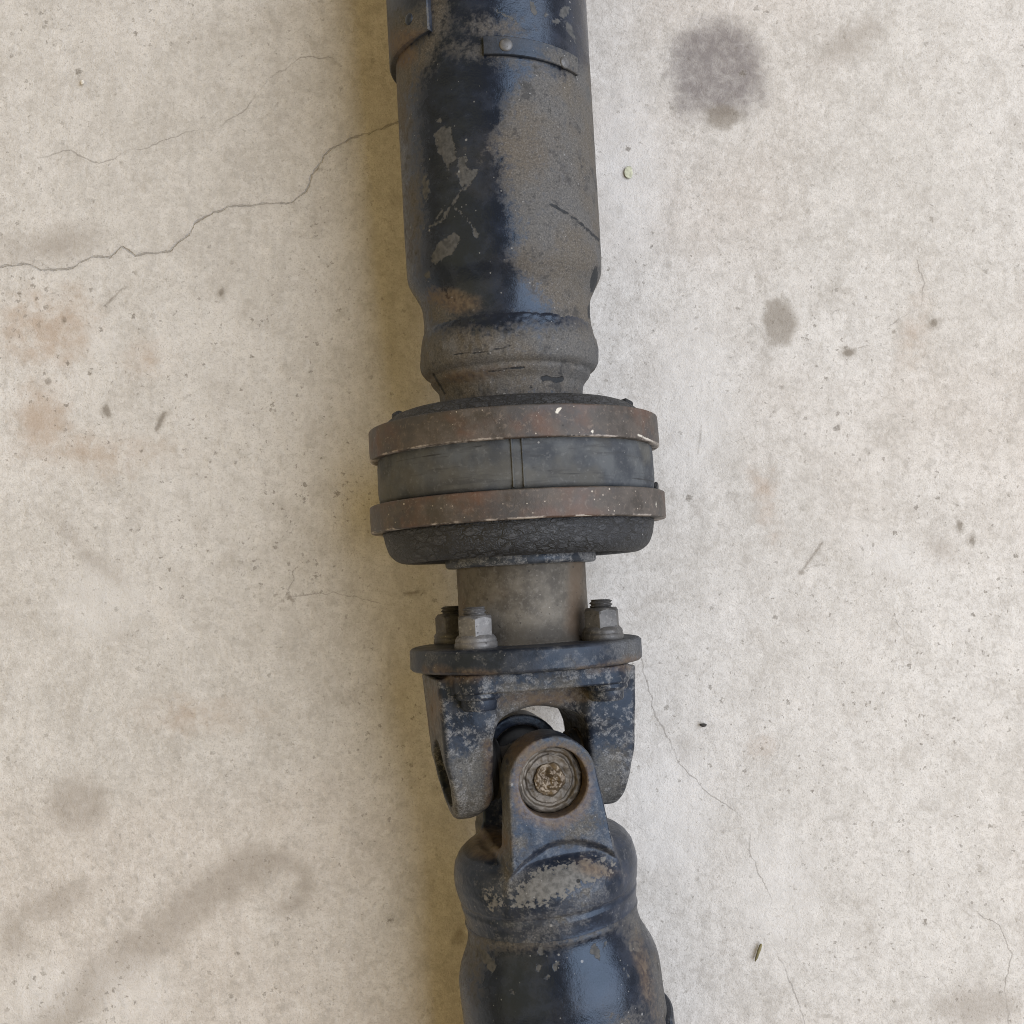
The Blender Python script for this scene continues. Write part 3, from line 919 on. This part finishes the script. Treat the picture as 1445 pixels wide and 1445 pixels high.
def upper_yoke(s, q, t):
    sF = (sU(938)) / YS                              # flange face
    # base plate: rounded square with bolt lobes at its corners
    bx, rho = 121.0, 36.0
    dx, dy = np.abs(q) - (bx - rho), np.abs(t) - (bx - rho)
    d2 = np.sqrt(np.maximum(dx, 0) ** 2 + np.maximum(dy, 0) ** 2) + np.minimum(np.maximum(dx, dy), 0) - rho
    base = smax(d2, smax(sF + .3 - s, s - (sF + 26), 4), 4)
    web = smax(smax(np.abs(q) - 96, np.abs(t) - 58, 34), smax(sF + 4 - s, s - (sF + 62), 20), 18)
    aq = np.abs(q)
    qo = 132 + np.clip(-s / 145, 0, 1) * 9 - np.clip((s + 20) / 82, 0, 1) * 15
    qi = 62 + np.clip(-s / 145, 0, 1) * 16 + np.clip((s - 22) / 40, 0, 1) ** 1.5 * 26
    ear = ear_sdf(s, t, aq, sF, 72, 64, qi, qo, 9)
    ear = smax(ear, (sF + 6) - s, 4)
    d = smin(smin(ear, web, 44), base, 15)
    # rounded arch under the web
    d = smax(d, -(np.sqrt(((s - 16) / 1.0) ** 2 + (aq / .66) ** 2) - 100) * .66, 14)
    bore = np.sqrt(s ** 2 + t ** 2) - 46
    d = smax(d, -np.maximum(bore, 40 - aq), 3)
    # bolt holes stay hidden under the heads; cast skin
    return d


V, Fq = surface_nets(upper_yoke, (-160, -172, -140), (72, 172, 140), 1.5)
V += (1.1 * fbm(V, .045, 3, 2) + .35 * fbm(V, .25, 2, 7))[:, None] * unit(np.array([.3, .5, .8]))
Vw = to_world(AX_U, V, PHI_U)
uy_masks = dict(
    dust=[('p', [(700, 965), (820, 955), (800, 1005), (830, 1060), (690, 1060), (700, 1000)]), ('p', [(635, 1070), (690, 1050), (690, 1170), (640, 1170)]), ('p', [(830, 1060), (885, 1050), (880, 1140), (830, 1140)])],
    rust=[('e', 655, 955, 28, 8, -6), ('e', 770, 985, 60, 10, -4), ('l', [(690, 1050), (690, 1140)], 4), ('l', [(830, 948), (888, 940)], 3), ('e', 612, 1000, 10, 30, 0)],
    line=[])
link('flange_yoke', flipn(mesh('flange_yoke', Vw, Fq, uy_masks)), MAT['yoke'], E)

# bolts through flange and yoke


class Frame(Axis):
    def __init__(self, O, a, e2):
        self.O = np.asarray(O, float); self.a = unit(a)
        e2 = np.asarray(e2, float); self.e2 = unit(e2 - self.a * (e2 @ self.a)); self.e1 = np.cross(self.e2, self.a)


def hex_prof(rf, phi):
    k = (phi + math.pi / 6) % (math.pi / 3) - math.pi / 6
    return rf / np.cos(k)


def hex_mesh(name, fr, s0, s1, rf, n=48, top=1):
    """Hexagon with turned (chamfered) corners at its free end; rf is half the width across flats."""
    phi = np.arange(n) * 2 * math.pi / n
    hr = hex_prof(rf, phi); V = []
    rc = rf * .96
    d = np.sign(s1 - s0)
    rings = [(np.full(n, s0), np.minimum(hr, rf * 1.13)), (s1 - d * (.0006 + np.maximum(hr - rc, 0) * .75), np.minimum(hr, rf * 1.13)), (np.full(n, s1 - d * .0002), np.full(n, rc)), (np.full(n, s1), np.full(n, rc * .94)), (np.full(n, s1), np.full(n, rf * .5))]
    for s_, r_ in rings: V.append(fr.pt(s_, r_, phi))
    V = np.concatenate(V); m = len(rings)
    Fc = [[i * n + j, i * n + (j + 1) % n, (i + 1) * n + (j + 1) % n, (i + 1) * n + j] for i in range(m - 1) for j in range(n)]
    Fc += [list(range(n)), [(m - 1) * n + q for q in range(n)]]
    return flipn(mesh(name, V, Fc))


def stud_mesh(name, fr, s0, s1, rad, pitch, n=40):
    """Threaded end of a bolt (helical ridge)."""
    m = max(8, int(abs(s1 - s0) / (pitch / 9)))
    ss = np.linspace(s0, s1, m); phi = np.arange(n) * 2 * math.pi / n
    s_, p_ = np.repeat(ss, n), np.tile(phi, m)
    k = (s_ / pitch + p_ / (2 * math.pi)) % 1.0
    r_ = rad - .00095 * np.abs(2 * k - 1) ** 1.0
    r_ *= np.where(np.abs(s_ - s1) < pitch * .35, .90, 1.0)
    V = fr.pt(s_, r_, p_)
    Fc = [[i * n + j, i * n + (j + 1) % n, (i + 1) * n + (j + 1) % n, (i + 1) * n + j] for i in range(m - 1) for j in range(n)]
    Fc += [list(range(n)), [(m - 1) * n + q for q in range(n)]]
    return flipn(mesh(name, V, Fc))


BC = 124.0
for k, (ang, rot, up, matn) in enumerate(((-32, 4, 19, 'zinc'), (58, 21, 19, 'zinc_dark'), (-122, 12, 19, 'zinc_dark'), (148, 0, 19, 'zinc'))):
    ang = math.radians(ang)
    rad = BC * rU(920, 1)
    O = AX_U.pt(0, rad, ang)
    fr = Frame(O, AX_U.a, AX_U.pt(0, 1, ang + math.radians(rot)) - AX_U.pt(0, 0, 0))
    s_top, s_bot = sU(905), sU(938)
    s_pl = s_bot + 26.5 * YS
    u = PX
    bolt = link('bolt', stud_mesh('bolt', fr, s_pl - .001, s_top - 54 * u, 16 * u, 4.8 * u), MAT[matn], E, sharp=35)
    link('bolt_head', flipn(lathe('bolt_head', fr, [(s_pl - .0006, 29 * u), (s_pl + 4 * u, 30 * u), (s_pl + 7 * u, 28 * u), (s_pl + 8 * u, 24 * u), (s_pl + 19 * u, 23.5 * u), (s_pl + 22 * u, 21 * u), (s_pl + 22 * u, 3 * u)], 40)), MAT['yoke'], bolt, sharp=40)
    link('washer', flipn(lathe('washer', fr, [(s_top + .0003, 16 * u), (s_top + .0003, 27.5 * u), (s_top - 2 * u, 28.5 * u), (s_top - 7 * u, 28.2 * u), (s_top - 8.5 * u, 27 * u), (s_top - 8.5 * u, 16 * u)], 60,
                         None, lambda V, s, r, ph: .0001 * fbm(V, 500, 2, 3))), MAT[matn], bolt, sharp=40)
    fl_ = link('nut_collar', flipn(lathe('nut_collar', fr, [(s_top - 8.3 * u, 16 * u), (s_top - 8.3 * u, 27 * u), (s_top - 11 * u, 27.5 * u), (s_top - 14 * u, 26.2 * u), (s_top - 17.5 * u, 23 * u), (s_top - 17.5 * u, 12 * u)], 60)), MAT[matn], bolt, sharp=40)
    link('nut', hex_mesh('nut', fr, s_top - 14 * u, s_top - 43 * u, 21.8 * u), MAT[matn], bolt, sharp=25)

# ------------------------------------------------------------------ weld yoke (lower half of the joint)


def rev_profile(pts, s):
    p = np.array(pts, float)
    return np.interp(s, p[:, 0], p[:, 1])


BODY = [(60, 60), (94, 90), (100, 101), (105, 112), (112, 120), (122, 126), (135, 129), (148, 130), (160, 128.5), (170, 126.5), (173, 124), (177, 123.6), (181, 125), (190, 123), (200, 121.5), (215, 121.5)]


def lower_yoke(s, q, t):
    rr = np.sqrt(q ** 2 + t ** 2)
    body = (rr - rev_profile(BODY, s)) * .80
    body = smax(body, smax(98 - s, s - 212, 2), 8)
    # dished top between the lugs
    body = smax(body, -(np.sqrt(((s - 70) / 1.0) ** 2 + (rr / 2.1) ** 2) - 44) * .8, 10)
    aq = np.abs(q)
    step = np.clip((s - 76 - t * t * .0062) / 13, 0, 1)
    qo = 113 - 15 * step * step * (3 - 2 * step)
    re = 61
    sb = 150.0
    d_end = np.sqrt(np.minimum(s, 0) ** 2 + t ** 2) - re
    wid = re + 15 * np.clip(s / sb, 0, 1.15)
    d2 = np.where(s < 0, d_end, np.abs(t) - wid)
    ear = smax(d2, smax(aq - qo, 58 - aq, 5), 4)
    ear = smax(ear, s - 160, 5)
    d = smin(ear, body, 5)
    # inner fillet at the lug roots
    d = smin(d, smax(smax(np.abs(t) - 74, aq - 100, 6), smax(92 - s, s - 150, 6), 6), 12)
    d = smax(d, -(np.sqrt((s - 34) ** 2 + (aq * .98) ** 2) - 62), 8)
    bore = np.sqrt(s ** 2 + t ** 2) - 46
    d = smax(d, -np.maximum(bore, 40 - aq), 2.5)
    return d


V, Fq = surface_nets(lower_yoke, (-70, -140, -140), (216, 140, 140), 1.5)
V += (.9 * fbm(V, .05, 3, 4) + .3 * fbm(V, .25, 2, 9))[:, None] * unit(np.array([.5, .6, .6]))
Vw = to_world(AX_L, V, PHI_L)
ly_masks = dict(
    chip=[('p', [(722, 1266), (752, 1232), (800, 1218), (845, 1213), (868, 1224), (850, 1238), (815, 1248), (790, 1265), (756, 1280), (728, 1278)]),
          ('p', [(682, 1263), (705, 1263), (705, 1277), (690, 1278)])],
    dust=[('e', 730, 1190, 12, 10, 0), ('p', [(707, 1090), (722, 1085), (724, 1260), (707, 1260)]), ('e', 820, 1170, 30, 14, -30), ('e', 775, 1070, 60, 26, 0)],
    rust=[('e', 840, 1226, 24, 9, 15), ('e', 690, 1190, 30, 20, 0), ('e', 740, 1050, 26, 14, -40), ('e', 780, 1110, 58, 60, 0)],
    line=[('e', 816, 1243, 3, 3, 0)])
link('weld_yoke', flipn(mesh('weld_yoke', Vw, Fq, ly_masks)), MAT['yoke2'] if 'yoke2' in MAT else MAT['yoke'], E)

sL, rL = AX_L.s, AX_L.r


def prof_l(pts): return [(sL(y), rL(y, h)) for y, h in pts]


lt = prof_l([(1272, 112), (1276, 118), (1279, 122), (1283, 123.4), (1287, 122), (1294, 121.4), (1304, 122.4), (1316, 125.5), (1330, 132), (1346, 139), (1362, 142.6), (1382, 143.5), (1420, 144), (1500, 146), (1700, 152)])
lt_masks = dict(
    chip=[('p', [(672, 1330), (684, 1342), (703, 1361), (694, 1373), (682, 1357)]), ('p', [(757, 1342), (763, 1334), (768, 1341), (775, 1350), (764, 1348)]), ('p', [(778, 1360), (790, 1356), (785, 1372), (780, 1366)]),
          ('e', 760, 1365, 4, 6, 20), ('e', 771, 1379, 5, 3, 0), ('p', [(832, 1344), (838, 1330), (846, 1340), (848, 1358), (842, 1352)]), ('e', 853, 1333, 2, 5, 0), ('e', 724, 1399, 6, 3, 40), ('l', [(880, 1366), (886, 1378)], .8),
          ('p', [(655, 1296), (690, 1300), (722, 1302), (770, 1302), (835, 1282), (830, 1290), (775, 1308), (758, 1320), (740, 1320), (725, 1306), (690, 1308)]),
          ('e', 896, 1336, 9, 7, 20)],
    dust=[('p', [(660, 1320), (740, 1328), (800, 1318), (870, 1296), (870, 1306), (800, 1332), (740, 1340), (665, 1336)]), ('p', [(930, 1340), (914, 1345), (922, 1400), (930, 1460), (960, 1460)]),
          ('p', [(880, 1290), (905, 1280), (910, 1320), (890, 1330)]), ('e', 890, 1440, 22, 8, -30), ('e', 665, 1345, 10, 40, 0)],
    rust=[('e', 910, 1375, 8, 40, -12)])
link('rear_tube', lathe('rear_tube', AX_L, smooth_prof(lt, .0008), 300, lt_masks, lambda V, s, r, ph: .0001 * fbm(V, 160, 3, 15)), MAT['paint'], E)
# small clip standing off the side of the rear tube
p0, q0 = AX_L.hit(940, 1442, rL(1440, 146))
sA = sL(1447)
link('tube_clip', shell('tube_clip', AX_L, sA - 12 * PX, sA + 60 * PX, math.radians(72), math.radians(110), rL(1440, 140), rL(1440, 153), 10, 16, .0008), MAT['flange'], E, sharp=40)

# ------------------------------------------------------------------ cross with four bearing caps


def dir_frame(u, e):
    f = Frame(J, u, e); return f


dU = math.cos(PHI_U) * AX_U.e2 + math.sin(PHI_U) * AX_U.e1
dL = math.cos(PHI_L) * AX_L.e2 + math.sin(PHI_L) * AX_L.e1


def cross_sdf(x, y, z):
    bd = np.sqrt(x ** 2 + y ** 2 + z ** 2) - 40
    a1 = smax(np.sqrt(y ** 2 + z ** 2) - 29, np.abs(x) - 84, 4)
    a2 = smax(np.sqrt(x ** 2 + z ** 2) - 29, np.abs(y) - 84, 4)
    return smin(smin(bd, a1, 12), a2, 12)


V, Fq = surface_nets(cross_sdf, (-90, -90, -48), (90, 90, 48), 2.0)
zd = unit(np.cross(dU, dL))
Vw = J + (V[:, :1] * dU + V[:, 1:2] * dL + V[:, 2:3] * zd) * YS
cross = link('joint_cross', flipn(mesh('joint_cross', Vw, Fq)), MAT['bearing'], E)
for d, top in ((dU, 0), (-dU, 0), (dL, 1), (-dL, 0)):
    fr = Frame(J, d, AX_U.a)
    y = YS
    out = 94 if top else 100
    pr = [(64, 20), (64, 44), (66, 45.4), (out - 2, 45.4), (out, 43), (out + .3, 39), (out - .4, 37.5), (out - 3.4, 36), (out - 3.6, 33), (out - 2.0, 31.5), (out - 2.6, 24), (out - 3, 14), (out - 2, 1)]
    cap = link('bearing_cap', flipn(lathe('bearing_cap', fr, [(a * y, r * y) for a, r in dense(pr, 1.0)], 120, None, lambda V, s, r, ph: .0006 * fbm(V, 300, 3, 5), crust=.0009)), MAT['bearing'], cross)
    link('seal', flipn(lathe('seal', fr, [(a * y, r * y) for a, r in [(50, 26), (50, 40), (53, 43), (57, 41.5), (60, 44), (65.5, 44.5), (65.5, 26)]], 72)), MAT['black'], cross, sharp=60)
    if top:
        pr = [(out - 4, 22), (out - 0.4, 21), (out + 0.8, 18), (out + 2.0, 13), (out + 2.8, 6), (out + 3.0, .5)]
        link('cap_centre', flipn(lathe('cap_centre', fr, [(a * y, r * y) for a, r in dense(pr, .8)], 64, None, lambda V, s, r, ph: .0012 * fbm(V, 330, 4, 11), crust=.0022)), MAT['bronze'], cross)

# ------------------------------------------------------------------ litter on the floor


def thing(ob, label, cat, group=None):
    ob['label'] = label; ob['category'] = cat
    if group: ob['group'] = group
    return ob


def straw(px0, py0, px1, py1, wpx, col, name, label, cat):
    a, b_ = unproj(px0, py0, 0), unproj(px1, py1, 0)
    fr = Frame(a + [0, 0, wpx * .5 * PX], b_ - a, (0, 0, 1))
    L = np.linalg.norm(b_ - a)
    pr = [(0, wpx * .1 * PX), (L * .04, wpx * .42 * PX), (L * .4, wpx * .5 * PX), (L * .8, wpx * .42 * PX), (L, wpx * .15 * PX)]
    me = flipn(lathe(name, fr, dense(pr, .0006), 10, None, lambda V, s, r, ph: .0001 * fbm(V, 600, 2, 5)))
    thing(link(name, me, plain_material(name + '_fibre', col, .8)), label, cat)


def crumb(px, py, rpx, sc3, col, name, label, cat, seed):
    c = unproj(px, py, 0); c[2] = rpx * PX * sc3[2] * .72
    n, m = 14, 9
    V = np.array([(math.sin(math.pi * i / m) * math.cos(2 * math.pi * j / n), math.sin(math.pi * i / m) * math.sin(2 * math.pi * j / n), math.cos(math.pi * i / m)) for i in range(m + 1) for j in range(n)])
    V *= (1 + .4 * fbm(V + seed * 3.1, 1.6, 3, seed))[:, None]
    V = V * np.array(sc3) * rpx * PX
    V[:, 2] -= V[:, 2].min(); c[2] = 0
    V = V + c
    Fc = [[i * n + j, (i + 1) * n + j, (i + 1) * n + (j + 1) % n, i * n + (j + 1) % n] for i in range(m) for j in range(n)]
    thing(link(name, flipn(mesh(name, V, Fc)), plain_material(name + '_matter', col, .85)), label, cat)


straw(1074, 1331, 1065, 1356, 5, (.16, .14, .07), 'straw', 'short olive dry straw lying alone on the pale concrete', 'straw')
crumb(887, 243, 8, (.85, 1.3, .06), (.46, .47, .36), 'leaf_fleck', 'pale green leaf fleck on the concrete beside the upper tube', 'leaf', 4)
crumb(992, 1023, 4, (1.4, .7, .5), (.035, .032, .03), 'dirt_crumb', 'black dirt crumb on the floor beside the flange yoke', 'crumb', 2)
crumb(117, 117, 3.4, (1, 1.1, .7), (.75, .72, .66), 'chip_of_stone', 'tiny white stone chip on floor above the hairline crack', 'stone', 7)
